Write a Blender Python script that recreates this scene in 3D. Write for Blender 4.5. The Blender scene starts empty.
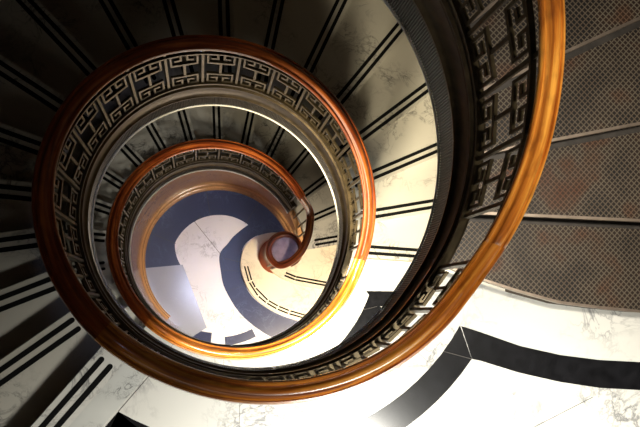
import bpy, math, random
from mathutils import Vector, Matrix
random.seed(4)
S = bpy.context.scene
C = S.collection
PI = math.pi

# ------------------------------------------------------------------ camera
cam_d = bpy.data.cameras.new('camera')
cam = bpy.data.objects.new('camera', cam_d); C.objects.link(cam)
RX, RY, RZ = 0.1183, -0.1485, 0.0518
M3 = Matrix.Rotation(RZ, 3, 'Z') @ Matrix.Rotation(RY, 3, 'Y') @ Matrix.Rotation(RX, 3, 'X')
CAM = Vector((-0.2154, -0.6227, 10.5581)); FPX = 800.0
cam.matrix_world = Matrix.Translation(CAM) @ M3.to_4x4()
cam_d.sensor_width = 36; cam_d.sensor_fit = 'HORIZONTAL'; cam_d.lens = 36 * FPX / 640
cam_d.clip_start = 0.05; cam_d.clip_end = 100
S.camera = cam

# ------------------------------------------------------------------ light and exposure
S.view_settings.view_transform = 'Standard'; S.view_settings.look = 'None'
S.view_settings.gamma = 1; S.view_settings.use_curve_mapping = False
S.view_settings.exposure = 0.0
W = bpy.data.worlds.new('world'); S.world = W; W.use_nodes = True
W.node_tree.nodes['Background'].inputs[0].default_value = (0.8, 0.88, 1.0, 1)
W.node_tree.nodes['Background'].inputs[1].default_value = 0.002

def area(name, loc, rot, sx, sy, power, col, shape='RECTANGLE', spread=180):
    l = bpy.data.lights.new(name, 'AREA'); l.shape = shape; l.size = sx; l.size_y = sy
    l.energy = power; l.color = col; l.spread = math.radians(spread)
    o = bpy.data.objects.new(name, l); C.objects.link(o); o.location = loc; o.rotation_euler = rot
    return o
# ceiling lamps over each landing, weak daylight from the side windows, the skylight over the well, and added fill lamps
area('ceiling_light', (1.15, -2.0, 8.86), (-.25, 0, 0), .7, .7, 168, (1.0, 0.97, 0.88), 'DISK', 105)
area('ceiling_light', (1.35, -1.9, 5.84), (0, 0, 0), .5, .5, 120, (1.0, 0.96, 0.86), 'DISK', 104)
area('fill_light', (0.2, -2.6, 5.60), (math.radians(62), 0, math.radians(-17)), .8, .8, 100, (1.0, 0.86, 0.60), 'DISK', 66)  # added lamp aimed to brighten the middle turn's fretwork, no fitting there
area('fill_light', (1.55, 0.1, 10.3), (0, math.radians(-6), 0), .4, .4, 24, (1.0, 0.93, 0.80), 'DISK', 60)  # unseen lamp added over the upper flight to brighten its handrail
area('ceiling_light', (1.5, -1.75, 2.80), (0, 0, 0), .45, .45, 165, (1.0, 0.84, 0.62), 'DISK', 108)
area('window_daylight', (-0.5, -4.55, 7.45), (PI/2-.85, 0, 0), 3.2, 2.3, 12, (1.0, 0.92, 0.78), spread=110)
area('skylight_daylight', (0.0, 0.0, 12.9), (0, 0, 0), 1.0, 1.0, 2.0, (0.62, 0.66, 1.0), 'DISK', 16)

# ------------------------------------------------------------------ measured layout of the stair
H = 0.1682                 # riser
A0, D = 127.2042, 13.7156  # first nosing below the landing, angle per step (degrees, clockwise = descending)
E1 = 12.3341               # bottom nosing of the upper flight
ZA, ZB, ZG = 36*H, 18*H, -H
OFF = 0.06
R_OUT = 2.75
Q = (0.0236, -0.0226, 0.0161, 0.0202)
WQ = (0.1938, -0.1077, -0.0504, -0.0107)
RQ = (0.0067, -0.1589, 0.0074, -0.0601)
def four(a, c):
    t = math.radians(a)
    return c[0]*math.cos(t) + c[1]*math.sin(t) + c[2]*math.cos(2*t) + c[3]*math.sin(2*t)
XS = [E1-20*D, E1, E1+D, A0, A0+18*D, A0+360, A0+360+19*D]
ZS = [ZA+21*H, ZA+H, ZA, ZA, ZB, ZB, ZG]
def zl(a):
    if a <= XS[0]: return ZS[0]
    for i in range(len(XS)-1):
        if a <= XS[i+1]:
            t = (a-XS[i])/(XS[i+1]-XS[i]); return ZS[i]*(1-t)+ZS[i+1]*t
    return ZS[-1]
def zs(a, w=5):            # nosing line, eased over the breaks as the iron work is
    n = 5
    return sum(zl(a+w*(i-(n-1)/2)/2) for i in range(n))/n
def radius(a): return 1.0 + four(a, Q)
def base_z(a): return zs(a) - 0.2596 + four(a, WQ)
def rail_z(a): return zs(a) + 1.2196 + four(a, RQ)
def P(a, r, z):
    t = math.radians(a); return Vector((r*math.cos(t), -r*math.sin(t), z))
def clockwise(a):
    t = math.radians(a); return Vector((-math.sin(t), -math.cos(t), 0))

# ------------------------------------------------------------------ mesh helpers
class MB:
    def __init__(s): s.v = []; s.f = []; s.m = []; s.uv = []
    def face(s, idx, m=0, uv=None): s.f.append(tuple(idx)); s.m.append(m); s.uv.append(uv)
    def add(s, pts):
        n = len(s.v); s.v += [tuple(p) for p in pts]; return n
    def prism(s, poly, z0, z1, m=0, under=None):      # poly counter-clockwise in plan
        area_ = sum(poly[i][0]*poly[(i+1) % len(poly)][1]-poly[(i+1) % len(poly)][0]*poly[i][1] for i in range(len(poly)))
        if area_ < 0: poly = poly[::-1]
        k = len(poly); n = s.add([(p[0], p[1], z0) for p in poly] + [(p[0], p[1], z1) for p in poly])
        s.face(range(n+k, n+2*k), m); s.face(range(n+k-1, n-1, -1), m if under is None else under)
        for i in range(k):
            j = (i+1) % k; s.face((n+i, n+j, n+k+j, n+k+i), m)
    def band(s, A, B, z0, z1, m=0):       # strip between two equally long plan polylines
        k = len(A)
        n = s.add([(p[0], p[1], z1) for p in A] + [(p[0], p[1], z1) for p in B] + [(p[0], p[1], z0) for p in A] + [(p[0], p[1], z0) for p in B])
        for i in range(k-1):
            s.face((n+i, n+i+1, n+k+i+1, n+k+i), m); s.face((n+2*k+i, n+3*k+i, n+3*k+i+1, n+2*k+i+1), m)
            s.face((n+i, n+2*k+i, n+2*k+i+1, n+i+1), m); s.face((n+k+i, n+k+i+1, n+3*k+i+1, n+3*k+i), m)
        s.face((n, n+k, n+3*k, n+2*k), m); s.face((n+k-1, n+3*k-1, n+4*k-1, n+2*k-1), m)
    def hexa(s, c, m=0):                  # 8 corners, bottom 4 then top 4
        n = s.add(c)
        for q in ((3,2,1,0),(4,5,6,7),(0,1,5,4),(1,2,6,5),(2,3,7,6),(3,0,4,7)): s.face([n+i for i in q], m)
    def box(s, x0, x1, y0, y1, z0, z1, m=0): s.prism([(x0,y0),(x1,y0),(x1,y1),(x0,y1)], z0, z1, m)
    def sweep(s, prof, frames, m=0, caps=True, closed=True):   # frames: function list giving (origin, out, up)
        k = len(prof); L = 0; prev = None; rings = []; per = [0]
        for i in range(k):
            a, b = prof[i], prof[(i+1) % k]; per.append(per[-1]+math.hypot(b[0]-a[0], b[1]-a[1]))
        for (o, out, up) in frames:
            if prev is not None: L += (o-prev).length
            prev = o
            rings.append((s.add([o + out*p[0] + up*p[1] for p in prof]), L))
        kk = k if closed else k-1
        for (n0, l0), (n1, l1) in zip(rings, rings[1:]):
            for i in range(kk):
                j = (i+1) % k
                s.face((n0+i, n1+i, n1+j, n0+j), m, ((l0, per[i]), (l1, per[i]), (l1, per[i+1]), (l0, per[i+1])))
        if caps and closed:
            s.face([rings[0][0]+i for i in range(k)], m); s.face([rings[-1][0]+i for i in reversed(range(k))], m)
    def lathe(s, prof, cx, cy, n=40, m=0):   # prof (r, z) from bottom to top
        k = len(prof); b = s.add([(cx+r*math.cos(2*PI*i/n), cy+r*math.sin(2*PI*i/n), z) for i in range(n) for r, z in prof])
        for i in range(n):
            j = (i+1) % n
            for q in range(k-1): s.face((b+i*k+q, b+j*k+q, b+j*k+q+1, b+i*k+q+1), m)
        s.face([b+i*k+k-1 for i in range(n)], m); s.face([b+i*k for i in reversed(range(n))], m)
    def build(s, name, mats, parent=None, smooth=False, bevel=0):
        me = bpy.data.meshes.new(name); me.from_pydata(s.v, [], s.f)
        if not isinstance(mats, (list, tuple)): mats = [mats]
        for x in mats: me.materials.append(x)
        me.polygons.foreach_set('material_index', s.m)
        if any(s.uv):
            ul = me.uv_layers.new(name='UVMap')
            for p, uv in zip(me.polygons, s.uv):
                for li, c in enumerate(p.loop_indices): ul.data[c].uv = uv[li] if uv else (0, 0)
        me.update()
        import bmesh
        bm = bmesh.new(); bm.from_mesh(me); bmesh.ops.recalc_face_normals(bm, faces=bm.faces); bm.to_mesh(me); bm.free()
        if smooth:
            me.polygons.foreach_set('use_smooth', [True]*len(me.polygons))
            me.set_sharp_from_angle(angle=math.radians(smooth if smooth is not True else 35))
        o = bpy.data.objects.new(name, me); C.objects.link(o)
        if parent: o.parent = parent; o.matrix_parent_inverse = Matrix.Translation(-parent.location)
        if bevel:
            b = o.modifiers.new('bevel', 'BEVEL'); b.width = bevel; b.segments = 2; b.limit_method = 'ANGLE'
        return o
def empty(name, loc, label, cat, group=None):
    o = bpy.data.objects.new(name, None); C.objects.link(o); o.location = loc; o.empty_display_size = .1
    o['label'] = label; o['category'] = cat
    if group: o['group'] = group
    return o
def struct(o): o['kind'] = 'structure'; return o

# ------------------------------------------------------------------ materials
def mat(name):
    m = bpy.data.materials.new(name); m.use_nodes = True; nt = m.node_tree
    return m, nt, nt.nodes['Principled BSDF']
def N(nt, t, **k):
    n = nt.nodes.new(t)
    for a, b in k.items(): setattr(n, a, b)
    return n
def ramp(nt, src, stops):
    r = N(nt, 'ShaderNodeValToRGB'); e = r.color_ramp.elements
    while len(e) < len(stops): e.new(.5)
    for x, (p, c) in zip(e, stops): x.position = p; x.color = tuple(c) + (1,) if len(c) == 3 else c
    nt.links.new(src, r.inputs[0]); return r.outputs[0]
def mix(nt, f, a, b, mode='MIX'):
    m = N(nt, 'ShaderNodeMix', data_type='RGBA', blend_type=mode)
    for s, v in ((m.inputs[0], f), (m.inputs[6], a), (m.inputs[7], b)):
        if hasattr(v, 'links'): nt.links.new(v, s)
        else: s.default_value = v if isinstance(v, float) else tuple(v)+(1,)
    return m.outputs[2]
def marble(name, base, tint, vein, amount, scale=1.0, rough=.35, seed=0.0, crack=.5):
    m, nt, b = mat(name); L = nt.links.new
    g = N(nt, 'ShaderNodeNewGeometry')
    mp = N(nt, 'ShaderNodeMapping'); mp.inputs['Location'].default_value = (seed, seed*2.3, seed*.7); L(g.outputs['Position'], mp.inputs[0])
    n1 = N(nt, 'ShaderNodeTexNoise'); n1.inputs['Scale'].default_value = 1.6*scale; n1.inputs['Detail'].default_value = 6; L(mp.outputs[0], n1.inputs[0])
    n2 = N(nt, 'ShaderNodeTexNoise'); n2.inputs['Scale'].default_value = 3.2*scale; n2.inputs['Detail'].default_value = 8; n2.inputs['Roughness'].default_value = .62; n2.inputs['Distortion'].default_value = .9; L(mp.outputs[0], n2.inputs[0])
    # long veins: thin band where a distorted noise crosses its middle
    v1 = ramp(nt, n2.outputs[0], [(.470, (0,0,0)), (.498, (1,1,1)), (.502, (1,1,1)), (.530, (0,0,0))])
    # fine cracks
    ad = N(nt, 'ShaderNodeVectorMath', operation='MULTIPLY_ADD'); L(n2.outputs['Color'], ad.inputs[0]); ad.inputs[1].default_value = (.35,.35,.35); L(mp.outputs[0], ad.inputs[2])
    vo = N(nt, 'ShaderNodeTexVoronoi', feature='DISTANCE_TO_EDGE'); vo.inputs['Scale'].default_value = 5*scale; L(ad.outputs[0], vo.inputs[0])
    v2 = ramp(nt, vo.outputs[0], [(0, (1,1,1)), (.035, (0,0,0))])
    msk = ramp(nt, n1.outputs[0], [(.47, (0,0,0)), (.62, (1,1,1))])
    base_c = mix(nt, n1.outputs[0], base, tint)
    mm = N(nt, 'ShaderNodeMath', operation='MULTIPLY'); L(v1, mm.inputs[0]); mm.inputs[1].default_value = amount
    mk = N(nt, 'ShaderNodeMath', operation='MULTIPLY'); L(mm.outputs[0], mk.inputs[0]); L(msk, mk.inputs[1])
    c1 = mix(nt, mk.outputs[0], base_c, vein)
    m2 = N(nt, 'ShaderNodeMath', operation='MULTIPLY'); L(v2, m2.inputs[0]); L(msk, m2.inputs[1])
    m3 = N(nt, 'ShaderNodeMath', operation='MULTIPLY'); L(m2.outputs[0], m3.inputs[0]); m3.inputs[1].default_value = crack
    c2 = mix(nt, m3.outputs[0], c1, vein)
    L(c2, b.inputs['Base Color']); b.inputs['Roughness'].default_value = rough
    return m
def plain(name, col, rough=.5, metal=0.0, noise=0.0, spec=.5, coat=0.0):
    m, nt, b = mat(name); L = nt.links.new
    n = N(nt, 'ShaderNodeTexNoise'); n.inputs['Scale'].default_value = 14; n.inputs['Detail'].default_value = 5
    g = N(nt, 'ShaderNodeNewGeometry'); L(g.outputs['Position'], n.inputs[0])
    lo = tuple(c*(1-noise) for c in col); hi = tuple(min(1, c*(1+noise)) for c in col)
    L(ramp(nt, n.outputs[0], [(.3, lo), (.7, hi)]), b.inputs['Base Color'])
    b.inputs['Roughness'].default_value = rough; b.inputs['Metallic'].default_value = metal
    b.inputs['Specular IOR Level'].default_value = spec; b.inputs['Coat Weight'].default_value = coat; b.inputs['Coat Roughness'].default_value = .15
    return m
def wood(name, dark, mid, light, rough=.28):
    m, nt, b = mat(name); L = nt.links.new
    uv = N(nt, 'ShaderNodeUVMap'); mp = N(nt, 'ShaderNodeMapping'); mp.inputs['Scale'].default_value = (2.0, 34, 1); L(uv.outputs[0], mp.inputs[0])
    n = N(nt, 'ShaderNodeTexNoise'); n.inputs['Scale'].default_value = 1; n.inputs['Detail'].default_value = 7; n.inputs['Distortion'].default_value = .6; L(mp.outputs[0], n.inputs[0])
    mp2 = N(nt, 'ShaderNodeMapping'); mp2.inputs['Scale'].default_value = (9, 22, 1); L(uv.outputs[0], mp2.inputs[0])
    n2 = N(nt, 'ShaderNodeTexNoise'); n2.inputs['Scale'].default_value = 1; n2.inputs['Detail'].default_value = 3; L(mp2.outputs[0], n2.inputs[0])
    c = ramp(nt, n.outputs[0], [(.28, dark), (.48, mid), (.70, light)])
    c = mix(nt, ramp(nt, n2.outputs[0], [(.50, (0,0,0)), (.8, (.7,.7,.7))]), c, dark)
    L(c, b.inputs['Base Color']); b.inputs['Roughness'].default_value = rough
    b.inputs['Coat Weight'].default_value = .5; b.inputs['Coat Roughness'].default_value = .12
    bp = N(nt, 'ShaderNodeBump'); bp.inputs['Strength'].default_value = .12; bp.inputs['Distance'].default_value = .003; L(n.outputs[0], bp.inputs['Height']); L(bp.outputs[0], b.inputs['Normal'])
    return m
def grating(name):
    m, nt, b = mat(name); L = nt.links.new
    g = N(nt, 'ShaderNodeNewGeometry'); mp = N(nt, 'ShaderNodeMapping'); mp.inputs['Rotation'].default_value = (0, 0, math.radians(40)); mp.inputs['Scale'].default_value = (1/.0235,)*3
    L(g.outputs['Position'], mp.inputs[0]); sp = N(nt, 'ShaderNodeSeparateXYZ'); L(mp.outputs[0], sp.inputs[0])
    outs = []
    for ax in (0, 1):
        f = N(nt, 'ShaderNodeMath', operation='FRACT'); L(sp.outputs[ax], f.inputs[0])
        s = N(nt, 'ShaderNodeMath', operation='SUBTRACT'); L(f.outputs[0], s.inputs[0]); s.inputs[1].default_value = .5
        a = N(nt, 'ShaderNodeMath', operation='ABSOLUTE'); L(s.outputs[0], a.inputs[0]); outs.append(a.outputs[0])
    mx = N(nt, 'ShaderNodeMath', operation='MAXIMUM'); L(outs[0], mx.inputs[0]); L(outs[1], mx.inputs[1])
    line = ramp(nt, mx.outputs[0], [(.33, (0,0,0)), (.42, (1,1,1))])
    n = N(nt, 'ShaderNodeTexNoise'); n.inputs['Scale'].default_value = 4; n.inputs['Detail'].default_value = 5; L(g.outputs['Position'], n.inputs[0])
    lc = ramp(nt, n.outputs[0], [(.35, (.11,.08,.055)), (.55, (.15,.125,.09)), (.7, (.13,.055,.028))])
    hc = ramp(nt, n.outputs[0], [(.4, (.010,.008,.007)), (.65, (.035,.016,.008))])
    L(mix(nt, line, hc, lc), b.inputs['Base Color'])
    b.inputs['Roughness'].default_value = .42; b.inputs['Metallic'].default_value = .35
    bp = N(nt, 'ShaderNodeBump'); bp.inputs['Strength'].default_value = .8; bp.inputs['Distance'].default_value = .004; L(line, bp.inputs['Height']); L(bp.outputs[0], b.inputs['Normal'])
    return m

MARBLE = marble('white_veined_marble', (.66,.65,.60), (.56,.55,.51), (.10,.10,.11), .75, 1.0, .30, 0.0, .55)
TREAD = marble('tread_marble', (.56,.54,.47), (.43,.41,.36), (.06,.06,.06), .8, 1.3, .40, 5.0, .75)
CREAM = marble('cream_marble', (.74,.66,.50), (.62,.54,.40), (.26,.20,.14), .5, 1.2, .40, 9.0, .4)
GREYM = marble('grey_veined_marble', (.62,.62,.58), (.42,.43,.41), (.08,.08,.08), .9, 3.2, .35, 3.0, .9)
FLOORW = marble('pale_floor_marble', (.80,.79,.82), (.60,.60,.66), (.16,.15,.18), .7, 1.5, .28, 12.0, .5)
BLACK = plain('black_marble', (.006,.006,.007), .22, 0, .5)
NAVY = marble('dark_blue_marble', (.006,.010,.045), (.012,.018,.07), (.08,.10,.17), .5, 1.5, .33, 2.0, .3)
GREYT = marble('blue_grey_marble', (.34,.36,.42), (.24,.26,.33), (.44,.46,.50), .4, 1.5, .16, 7.0, .2)
JOINT = plain('joint_line', (.05,.045,.04), .8)
GRIP = plain('grip_strip', (.004,.004,.004), .9, 0, .3, .15)
BROWNM = marble('brown_marble', (.50,.25,.10), (.62,.36,.17), (.22,.10,.05), .6, 2.5, .16, 4.0, .5)
BRONZE = plain('aged_bronze', (.085,.064,.034), .42, .75, .3)
BRONZEP = plain('bronze_plate', (.055,.04,.022), .36, .85, .4)
IRON = plain('dark_ribbed_iron', (.018,.015,.013), .45, .6, .3)
BEAD = plain('white_edge_bead', (.85,.82,.72), .4)
RAIL = wood('polished_orange_wood', (.12,.022,.004), (.50,.15,.016), (.80,.36,.055))
RAIL_SHADED = wood('polished_wood_shaded', (.06,.009,.003), (.27,.052,.010), (.50,.14,.024))  # same wood as RAIL, shade of the inner turns put into the colour
GRATE = grating('waffle_iron')
DARKIRON = plain('dark_iron', (.045,.038,.032), .5, .5, .3)
STEEL = plain('worn_steel_edge', (.30,.24,.19), .38, .9, .2)
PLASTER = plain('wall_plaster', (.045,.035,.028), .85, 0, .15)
SOFFIT = plain('soffit_plaster', (.045,.036,.028), .8, 0, .1)
GLASSCAP = plain('violet_grey_cap', (.46,.34,.40), .38, .1, .3, coat=.2)

# ------------------------------------------------------------------ the room shell
def arc(a0, a1, r, step=4.0):
    n = max(2, int(abs(a1-a0)/step)+1)
    return [P(a0+(a1-a0)*i/(n-1), r(a0+(a1-a0)*i/(n-1)) if callable(r) else r, 0) for i in range(n)]
def nosing_pt(a, r, off=OFF): return P(a, r, 0) + clockwise(a)*off

w = MB(); w.band(arc(132, 360+14, R_OUT), arc(132, 360+14, R_OUT+.25), ZG-.3, 13.2); struct(w.build('wall_back', PLASTER, smooth=True))
w = MB()
for a_ in ((-4.45, -1.2, ZG-.3, 3.3), (-4.45, -4.15, 3.3, 5.6), (-1.65, -1.2, 3.3, 5.6), (-4.45, -1.2, 5.6, 13.2)): w.box(-3.5, -3.25, *a_)
w.box(-3.5, -1.85, -2.1, -1.95, ZG-.3, 13.2); struct(w.build('wall_left', PLASTER))
w = MB(); w.box(3.25, 3.5, -4.45, -.66, ZG-.3, 13.2); w.box(2.75, 3.5, -.66, -.5, ZG-.3, 13.2); struct(w.build('wall_right', PLASTER))
w = MB()
zz = ZG-.3
for z0, z1 in ((.1, 2.5), (6.25, 8.65), (9.3, 11.7)):
    w.box(-3.5, 3.5, -4.5, -4.25, zz, z0); w.box(-3.5, -2.15, -4.5, -4.25, z0, z1); w.box(1.35, 3.5, -4.5, -4.25, z0, z1); zz = z1
w.box(-3.5, 3.5, -4.5, -4.25, zz, 13.2); struct(w.build('wall_front', PLASTER))
for n_, (z0, z1) in enumerate(((.1, 2.5), (6.25, 8.65))):
    w = MB()
    for x in (-2.12, -1.0, .2, 1.32): w.box(x-.035, x+.035, -4.42, -4.34, z0, z1)
    for z in (z0+.03, (z0+z1)/2+.3, z1-.03): w.box(-2.15, 1.35, -4.42, -4.34, z-.03, z+.03)
    struct(w.build('window_%d' % (n_+1), DARKIRON))

def smooth_line(pts, n=5):
    pts = [Vector(tuple(p)[:2]+(0,)) for p in pts]; out = []
    for i in range(len(pts)-1):
        p0 = pts[max(i-1, 0)]; p1 = pts[i]; p2 = pts[i+1]; p3 = pts[min(i+2, len(pts)-1)]
        for q in range(n):
            u = q/n; out.append(.5*((2*p1)+(p2-p0)*u+(2*p0-5*p1+4*p2-p3)*u*u+(3*p1-p0-3*p2+p3)*u**3))
    return out+[pts[-1]]
# ------------------------------------------------------------------ landings (marble floors with black inlaid border)
def landing(z, right_edge, armU, armL, label_mats=None, left_ext=True, detail=True):
    """right_edge: plan polyline of the bottom nosing of the flight above, from the well outward."""
    rin = lambda a: radius(a)+(.05 if detail else .14)
    a_r = math.degrees(math.atan2(-right_edge[0][1], right_edge[0][0]))
    inner = arc(A0, a_r, rin)
    left = [nosing_pt(A0, r) for r in (2.9, 2.0, 1.05)]
    poly = [tuple(p[:2]) for p in left[:-1]] + [tuple(p[:2]) for p in [nosing_pt(A0, 1.02)]] + [tuple(p[:2]) for p in inner[1:]] + [tuple(p[:2]) for p in right_edge]
    poly += [(3.3, right_edge[-1][1]), (3.3, -4.3), (-3.3, -4.3), (-3.3, -2.3)]
    m = MB(); m.prism(poly, z-.16, z, 0, 4)
    # inlay along the well
    ri = lambda a: 1.3954+four(a, Q); ro = lambda a: 1.5571+four(a, Q)
    aR = math.degrees(math.atan2(-armU[0][1], armU[0][0])); aL = 117.0
    I = arc(aR, aL, ri); k = len(I)
    aO = math.degrees(math.atan2(-armL[0][1], armL[0][0]))
    O = [P(aO+(aL-.5-aO)*i/(k-1), ro(aO+(aL-.5-aO)*i/(k-1)), 0) for i in range(k)]
    m.band(I, O, z-.02, z+.0012, 1)
    m.band(armU, armL, z-.02, z+.0017, 1)
    # left arm parallel to the first nosing
    d = P(A0, 1, 0); p0 = P(aL, ri(aL), 0); nrm = Vector((-d.y, d.x, 0))*(1 if True else -1)
    p0b = p0 + nrm*.16
    m.band([p0-d*.0, p0+d*1.6], [p0b, p0b+d*1.6], z-.02, z+.0012, 1)
    # veined slab between the strips and the border, and the stone joints
    q0 = nosing_pt(A0, 1.04); e = .19
    if detail:
        sh = nrm
        m.band([q0+d*.0+sh*.15, q0+d*1.8+sh*.15], [p0-d*.34+sh*-.012, p0+d*1.5-sh*.012], z-.02, z+.0008, 3)
    def jl(a, b, wd=.0035):
        a = Vector((a[0], a[1], 0)); b = Vector((b[0], b[1], 0)); t = (b-a).normalized(); nn = Vector((-t.y, t.x, 0))*wd/2
        m.band([a+nn, b+nn], [a-nn, b-nn], z-.01, z+.0016, 2)
    jl(p0-d*.36, p0)
    for al in (38, 62, 88): jl(P(al, rin(al), 0), P(al, ri(al), 0), .002)
    for al in (48, 75, 100): jl(P(al, ro(al), 0), P(al, ro(al)+1.6, 0), .002)
    c0, c1 = armU[0], armL[0]
    jl(P(aR+7.2, ri(aR+7.2), 0), (c1[0], c1[1]), .004)
    jl((1.55, -1.30), (2.1, -1.02), .003)
    return struct(m.build('floor', [MARBLE, BLACK, JOINT, GREYM, SOFFIT]))
M0 = [Vector(p+(0,)) for p in ((1.04,-.285), (1.2,-.34), (1.4,-.395), (1.57,-.437), (1.81,-.486), (2.05,-.502), (2.3,-.512), (2.75,-.515))]
armUA = [Vector(p+(0,)) for p in ((1.287,-.645), (1.402,-.674), (1.647,-.743), (1.895,-.784), (2.145,-.803), (2.40,-.804), (2.8,-.80))]
armLA = [Vector(p+(0,)) for p in ((1.358,-.831), (1.407,-.838), (1.651,-.898), (1.897,-.94), (2.147,-.965), (2.40,-.968), (2.8,-.968))]
landing(ZA, M0, armUA, armLA)
N17 = [nosing_pt(A0+17*D, r) for r in (1.03, 1.6, 2.75)]
armUB = [Vector(p+(0,)) for p in ((1.345,-.375), (1.64,-.362), (2.8,-.33))]
armLB = [Vector(p+(0,)) for p in ((1.46,-.515), (1.635,-.502), (2.8,-.47))]
landing(ZB, N17, armUB, armLB)
zc = ZA+18*H                       # the landing the photograph is taken from
landing(zc, M0, armUA, armLA, detail=False)
w = MB(); w.box(-3.5, 3.5, -4.5, -1.35, 13.0, 13.2); w.prism([(p.x, p.y) for p in arc(0, 350, 3.05, 8)] , 13.0, 13.001) if False else None
struct(w.build('ceiling', PLASTER))

# ------------------------------------------------------------------ ground floor
g = MB()
g.prism([(3.3,-4.3), (3.3,2.9), (-3.3,2.9), (-3.3,-4.3)], ZG-.2, ZG, 0)
def g_ring(a0, a1, r0, r1, mi, dz=.0012): g.band(arc(a0, a1, r0), arc(a0, a1, r1), ZG-.02, ZG+dz, mi)
g_ring(168, 360, lambda a: .635 if a > 200 else .635-.15*(200-a)/32, 1.1, 1)
g_ring(60, 82, .985, 1.1, 1); g_ring(92, 106, .93, 1.1, 1)
# the grey stone panel at the left
gp = [(-.475,-.06), (-.105,-.865), (-.25,-.97)] + [(p.x, p.y) for p in arc(106, 172, 1.04, 6)]
g.prism(gp, ZG-.02, ZG+.0018, 2)
# dark band that runs round the bottom step
stepI = [(.30,.11), (.285,-.03), (.35,-.25), (.49,-.45), (.77,-.62), (1.10,-.72), (1.6,-.82)]
bandO = [(.10,.26), (0.0,.11), (.028,-.108), (.11,-.365), (.38,-.714), (.85,-.99), (1.5,-1.12)]
g.band(smooth_line(((.80,.46), (.51,.40), (.36,.30), (.30,.20))+tuple(stepI)),
       smooth_line(((.78,.70), (.50,.62), (.32,.50), (.17,.36))+tuple(bandO)), ZG-.02, ZG+.0024, 1)
def gj(a, b, wd=.006, mi=3):
    a = Vector(a+(0,)); b = Vector(b+(0,)); t = (b-a).normalized(); nn = Vector((-t.y, t.x, 0))*wd/2
    g.band([a+nn, b+nn], [a-nn, b-nn], ZG-.01, ZG+.0032, mi)
gj((-.36,.52), (.02,.10)); gj((-.36,.52), (-.28,.60))
for al, r0 in ((200,.62), (256,.66), (300,.62)):
    p, q = P(al, r0, 0), P(al, 1.0, 0); gj((p.x, p.y), (q.x, q.y), .005)
gj((.06,.06), (.28,.02), .005); gj((.03,-.10), (.30,-.1), .003); gj((.12,-.38), (.36,-.28), .003)
struct(g.build('floor', [FLOORW, NAVY, GREYT, JOINT]))

# curved brown marble wall below the lowest flight, with its moulded base
m = MB(); al = [478 + 2.0*i for i in range(118)]
fr_top = [max(base_z(a)+.02, ZG+.16) for a in al]
k = len(al)
n0 = m.add([P(a, 1.015+four(a, Q)*.5, ZG) for a in al]); n1 = m.add([P(a, 1.015+four(a, Q)*.5, z) for a, z in zip(al, fr_top)])
n2 = m.add([P(a, 1.10, z) for a, z in zip(al, fr_top)]); n3 = m.add([P(a, 1.10, ZG) for a in al])
for i in range(k-1):
    for p, q in ((n0, n1), (n1, n2), (n2, n3)): m.face((p+i, p+i+1, q+i+1, q+i))
struct(m.build('wall_inner', BROWNM, smooth=True))
m = MB()
prof = [(.02,0), (-.05,0), (-.05,.07), (-.038,.08), (-.046,.10), (-.048,.12), (-.040,.145), (-.026,.15), (-.016,.18), (-.014,.22), (-.024,.235), (-.028,.255), (-.022,.28), (.0,.29), (.02,.29)]
m.sweep(prof, [(P(a, 1.015+four(a, Q)*.5, ZG), P(a, 1, 0), Vector((0,0,1))) for a in al[5:-4]])
struct(m.build('baseboard_inner', BROWNM, smooth=30))

# ------------------------------------------------------------------ balustrades
CAV = 6.8578
UP = Vector((0,0,1))
RAILP = [(-.050,-.016), (-.050,-.002), (-.045,.009), (-.037,.011), (-.032,.001), (-.027,.004), (-.019,.021), (-.008,.029), (.008,.029), (.019,.021), (.027,.004), (.032,.001), (.037,.011), (.045,.009), (.050,-.002), (.050,-.016), (.040,-.028), (.028,-.036), (-.028,-.036), (-.040,-.028)]
def frames(a0, a1, fz, dr=0.0, step=2.0):
    n = max(2, int(round((a1-a0)/step))+1); r = []
    for i in range(n):
        a = a0+(a1-a0)*i/(n-1); r.append((P(a, radius(a)+dr, fz(a)), P(a, 1, 0), UP))
    return r
def fret_z(a, v):
    lo = base_z(a)+.60; hi = rail_z(a)-.035
    return lo+(hi-lo)*v
FR = .016
TOPV = .79
def bar(mb, a0, a1, v0, v1, th=.009):   # a flat bar between angles and heights, following the slope
    c = []
    for v in (v0, v1):
        for (a, dr) in ((a0, -th), (a1, -th), (a1, th), (a0, th)):
            c.append(P(a, radius(a)+FR+dr, fret_z(a, v)))
    mb.hexa(c)
def scroll(mb, ac):
    t = .38; u = .018   # bar half widths in degrees / share of height
    lo, hi = .015, TOPV-.015
    bar(mb, ac-t*1.3, ac+t*1.3, lo+.22, hi-.22)
    for top in (0, 1):
        f = (lambda v: hi-v) if top else (lambda v: lo+v)
        def hb(a0, a1, v, th=.008):
            x, y = sorted((f(v-u), f(v+u))); bar(mb, ac+a0, ac+a1, x, y, th)
        def vb(a, v0, v1, th=.008):
            x, y = sorted((f(v0-u), f(v1+u))); bar(mb, ac+a-t, ac+a+t, x, y, th)
        hb(-4.9, 4.9, .235)             # cross of the I
        for s in (-1, 1):               # squared scrolls
            vb(s*4.9, .03, .235)
            a0, a1 = sorted((s*.9, s*5.2)); hb(a0, a1, .03)
            vb(s*1.2, .03, .135); a0, a1 = sorted((s*1.2, s*3.6)); hb(a0, a1, .135)
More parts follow.
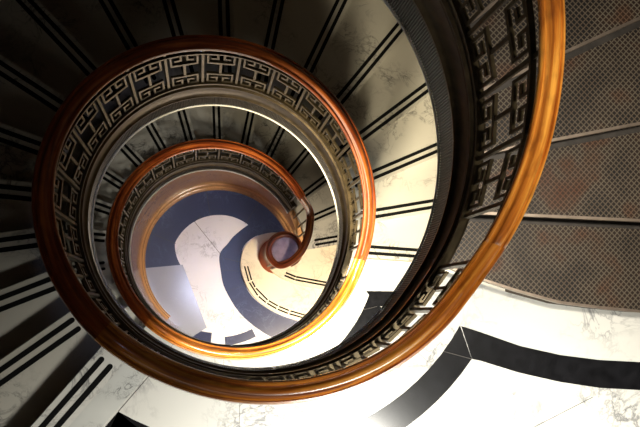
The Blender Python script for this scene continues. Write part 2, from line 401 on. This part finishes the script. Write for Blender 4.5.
def balustrade(a0, a1, label, wood_mat, first_post):
    am = (a0+a1)/2
    t = empty('balustrade', P(am, radius(am), base_z(am)), label, 'balustrade', None)
    m = MB(); m.sweep(RAILP, frames(a0, a1, rail_z)); m.build('handrail', wood_mat, t, smooth=50)
    # plate: bronze band above, dark ribbed band below, white bead at the edge
    m = MB(); m.sweep([(.0,.27), (-.014,.275), (-.016,.295), (-.002,.31), (.004,.34), (.004,.48), (-.006,.505), (-.016,.52), (-.016,.545), (-.002,.56), (-.004,.59), (.045,.59), (.045,.27)], frames(a0, a1, base_z)); m.build('base_plate', BRONZEP, t, smooth=40)
    m = MB(); fr = []
    n = int((a1-a0)/.36)
    for i in range(n+1):
        a = a0+(a1-a0)*i/n; fr.append((P(a, radius(a)+(.004 if i % 2 else -.003), base_z(a)), P(a, 1, 0), UP))
    m.sweep([(0,.015), (0,.245), (-.004,.255), (.0,.275), (.10,.275), (.10,.015)], fr); m.build('ribbed_band', IRON, t)
    m = MB(); m.sweep([(.008*math.cos(x*PI/4)-.004, .008*math.sin(x*PI/4)+.006) for x in range(8)], frames(a0, a1, base_z)); m.build('edge_bead', BEAD, t, smooth=True)
    m = MB(); m.sweep([(-.005,-.009), (.021,-.009), (.021,.009), (-.005,.009)], frames(a0, a1, lambda a: fret_z(a, TOPV))); m.build('top_bar', BRONZE, t)
    m = MB(); m.sweep([(-.009,-.008), (.025,-.008), (.025,.012), (-.009,.012)], frames(a0, a1, lambda a: fret_z(a, .01))); m.build('bottom_bar', BRONZE, t)
    a = first_post
    while a < a1-.5:
        if a > a0+.4:
            m = MB(); bar(m, a-.5, a+.5, 0, 1, .012); m.build('baluster', BRONZE, t)
        if a+CAV > a0+5 and a+CAV < a1-5:
            m = MB(); scroll(m, a+CAV); m.build('scroll_panel', BRONZE, t)
        a += 2*CAV
    return t
fp = A0+2.0-D*30
def fpost(a0):
    a = fp
    while a < a0-D: a += 2*CAV
    return a
balustrade(E1-17*D+6, E1+4, 'wide orange wooden handrail over dark iron balusters beside the waffle iron treads, upper right', RAIL, fpost(E1-17*D+6))
balustrade(E1+4, A0+2, 'nearest curved balustrade with glossy orange wooden handrail along the bottom, around the large white landing', RAIL, fpost(E1+4))
balustrade(A0+2, A0+17*D+9, 'middle turn balustrade, handrail toned red-brown for shade with gold key-pattern bronze fretwork at the top', RAIL_SHADED, fpost(A0+2))
balustrade(A0+17*D+9, A0+362, 'balustrade with orange-brown handrail bordering the lower white landing ring in the middle', RAIL, fpost(A0+17*D+9))
b3 = balustrade(A0+362, 682, 'innermost balustrade whose handrail, toned dark red for shade, winds down to the round newel', RAIL_SHADED, fpost(A0+362))
# the handrail's scroll round the newel
NX, NY = .74, .118
zN = 1.10
END = 682
m = MB(); pts = [P(END-4, radius(END-4), rail_z(END-4)), P(END, radius(END), rail_z(END)), Vector((.937,.53,1.69)), Vector((.965,.375,1.55)), Vector((.955,.226,1.42)), Vector((.90,.08,1.29)), Vector((.805,-.02,1.19)), Vector((.70,-.065,1.13))]
for i in range(0, 13):
    an = math.radians(-127 - 25*i); rr = .19-.0015*i; pts.append(Vector((NX+rr*math.cos(an), NY+rr*math.sin(an), zN)))
fine = []
for i in range(len(pts)-1):
    p0 = pts[max(i-1, 0)]; p1 = pts[i]; p2 = pts[i+1]; p3 = pts[min(i+2, len(pts)-1)]
    for s in range(5):
        u = s/5; fine.append(.5*((2*p1)+(p2-p0)*u+(2*p0-5*p1+4*p2-p3)*u*u+(3*p1-p0-3*p2+p3)*u**3))
fine.append(pts[-1]); fine = fine[5:]; fr = []
for i, p in enumerate(fine):
    t_ = (fine[min(i+1, len(fine)-1)]-fine[max(i-1, 0)]); t_.z = 0; t_.normalize(); fr.append((p, Vector((-t_.y, t_.x, 0)), UP))
m.sweep([(x*.9, z) for x, z in RAILP], fr); m.build('handrail_scroll', RAIL_SHADED, b3, smooth=50)
m = MB()
for i in range(3, 36, 4):                 # small balusters below the scroll
    p, o, u = fr[i]; q = Vector((-o.y, o.x, 0))
    z0 = .0 if p.y < .3 else .1
    m.hexa([p+o*a+q*b+Vector((0,0,-p.z+z)) for z in (z0, p.z-.03) for a, b in ((-.009,-.009),(.009,-.009),(.009,.009),(-.009,.009))]) if True else None
m.build('scroll_baluster', BRONZE, b3)
nw = empty('newel_post', (NX, NY, 0), 'round newel post with violet-grey disc top inside the coiled end of the handrail', 'newel post')
m = MB(); m.lathe([(.235,0), (.235,.05), (.215,.07), (.22,.10), (.19,.14), (.165,.18), (.15,.3), (.15,.86), (.17,.90), (.165,.94), (.15,.97), (.15,1.0)], NX, NY, 48); m.build('shaft', RAIL_SHADED, nw, smooth=30)
m = MB(); m.lathe([(.152,1.0), (.160,1.03), (.160,1.115), (.148,1.125)], NX, NY, 48); o = m.build('cap', GLASSCAP, nw, smooth=30); o['label'] = 'violet-grey disc cap'

# ------------------------------------------------------------------ flights
def seg_strip(A, B, wd, z, mb, round_end=True):
    t = (B-A).normalized(); n = Vector((-t.y, t.x, 0)); r = wd/2
    poly = [A-n*r, B-n*r, B+n*r] + [A+n*r]
    if round_end: poly += [A - t*r*math.sin(q*PI/6) + n*r*math.cos(q*PI/6) for q in range(1, 6)]
    mb.prism([(p.x, p.y) for p in poly], z-.004, z+.0015)
def flight(start, nstep, ztop, label, style, r_in=1.10, first=1):
    am = start+D*nstep/2
    t = empty('stair_flight', P(am, 1.6, ztop-H*nstep), label, 'stair flight')
    for k in range(first, nstep+1):
        a = start+k*D; ab = a-D; z = ztop-k*H
        ri = radius(a)+r_in-1
        curved = style == 'iron' and k == nstep
        front = [p.copy() for p in M0] if curved else [nosing_pt(a, r) for r in (ri, 1.6, 2.2, R_OUT-.02)]
        rb = [ri, 1.15, 1.3, 1.5, 1.75, 2.0, 2.3, R_OUT-.02] if curved else [ri, 1.6, 2.2, R_OUT-.02]
        back = [nosing_pt(ab, r, OFF-.03) for r in rb]
        m = MB(); m.band(front, back, z-.035, z)
        tr = m.build('tread', TREAD if style == 'marble' else GRATE, t, bevel=0)
        if style == 'marble':
            for j, d in enumerate((.045, .105)):
                m = MB(); A = nosing_pt(a, 1.215+four(a, Q), OFF-d); B = nosing_pt(a, R_OUT-.12, OFF-d)
                seg_strip(A, B, .030, z, m); m.build('grip_strip', GRIP, tr)
        else:
            bk = [p - clockwise(a)*.0 for p in back]
            m = MB(); m.band([p+(f-p).normalized()*.055 for p, f in zip(back, front)], back, z-.01, z+.002); m.build('back_strip', DARKIRON, tr)  # dark strip along the back edge of the tread
            m = MB(); m.band([p+(b-p).normalized()*.012 for p, b in zip(front, back)], [p-(b-p).normalized()*.004 for p, b in zip(front, back)], z-.035, z+.003); m.build('nosing_strip', STEEL, tr)
        # riser below the nosing
        fr_ = [p+(q-p).normalized()*.03 for p, q in zip(front, back)]; bk_ = [p+(q-p).normalized()*.05 for p, q in zip(front, back)]
        m = MB(); m.band(fr_, bk_, z-H+.001, z-.035); m.build('riser', MARBLE if style == 'marble' else DARKIRON, t)
    # sloping soffit
    m = MB(); a0, a1 = start+4, start+nstep*D; fr = []
    n = int((a1-a0)/4)+1
    for i in range(n):
        a = a0+(a1-a0)*i/(n-1); fr.append((P(a, 1.18, zl(a)-.26), P(a, 1, 0), UP))
    m.sweep([(.0,-.04), (R_OUT-1.20,-.04), (R_OUT-1.20,0), (0,0)], fr); m.build('soffit', SOFFIT, t)
    return t
flight(E1-17*D, 17, ZA+18*H, 'upper right flight of dark waffle-pattern iron treads ending at the white landing', 'iron')
f2 = flight(A0, 17, ZA, 'middle flight of veined marble treads with paired black strips, from lower left over the top', 'marble')
f3 = flight(A0+360, 16, ZB, 'lowest flight of striped marble treads, seen inside the middle turn, ending in cream curved steps', 'marble')
# strips on the landing edges belong to the flights that start there
for fl, z in ((f2, ZA), (f3, ZB)):
    for j, d in enumerate((.045, .105)):
        m = MB(); seg_strip(nosing_pt(A0, 1.168, OFF-d), nosing_pt(A0, R_OUT, OFF-d), .030, z, m); m.build('grip_strip', GRIP, fl)
    m = MB(); m.band([nosing_pt(A0, r, .03) for r in (1.10, R_OUT)], [nosing_pt(A0, r, .01) for r in (1.10, R_OUT)], z-H, z-.03); m.build('riser', MARBLE, fl)
# two curved bottom steps
def offset(poly, d):
    out = []
    for i, p in enumerate(poly):
        a = poly[max(i-1, 0)]; b = poly[min(i+1, len(poly)-1)]; t = (b-a).normalized(); out.append(p+Vector((-t.y, t.x, 0))*d)
    return out
s1 = [Vector(p+(0,)) for p in ((.84,.43), (.68,.43), (.51,.385), (.40,.315), (.32,.22), (.288,.105), (.282,-.03), (.31,-.15), (.36,-.26), (.42,-.36), (.50,-.45), (.62,-.54), (.77,-.615), (.93,-.67), (1.10,-.717), (1.5,-.80), (2.0,-.88), (2.7,-.95))]
back_in = [(2.7,-.15), (1.1,.0), (1.0,.3), (.95,.42)]
m = MB(); m.prism([(p.x, p.y) for p in smooth_line(s1)]+back_in, ZG, 0); st = m.build('bottom_step', CREAM, f3); st['label'] = 'cream curved bottom step wrapping round the newel'
for d in (.045, .085):
    q = offset(s1, d)
    segs = ((6, 8), (8, 10), (10, 11), (11, 12), (12, 13), (13, 15), (15, 17)) if d < .06 else ((6, 8), (8, 9), (9, 11), (11, 12), (12, 13), (13, 15), (15, 17))
    for i, j in segs:
        A, B = q[i], q[j]; t_ = (B-A).normalized(); m = MB()
        seg_strip(A+t_*.015, B-t_*.005, .020, 0, m, False); m.build('grip_strip', GRIP, st)
s2 = [Vector(p+(0,)) for p in ((.66,-.07), (.72,-.12), (.83,-.18), (.98,-.23), (1.15,-.265), (1.45,-.29), (2.0,-.32), (2.7,-.35))]
m = MB(); m.prism([(p.x, p.y) for p in s2]+[tuple(nosing_pt(A0+376-D*0-.0+0, r)[:2]) for r in ()]+[(2.7,.55), (1.06,.24), (.97,.18), (.80,.05)], 0, H); st = m.build('bottom_step', CREAM, f3)
for d in (.045, .085):
    q = offset(s2, d)
    for i, j in ((2, 3), (3, 5), (5, 7)):
        A, B = q[i], q[j]; t_ = (B-A).normalized(); m = MB(); seg_strip(A, B-t_*.005, .022, H, m, False); m.build('grip_strip', GRIP, st)
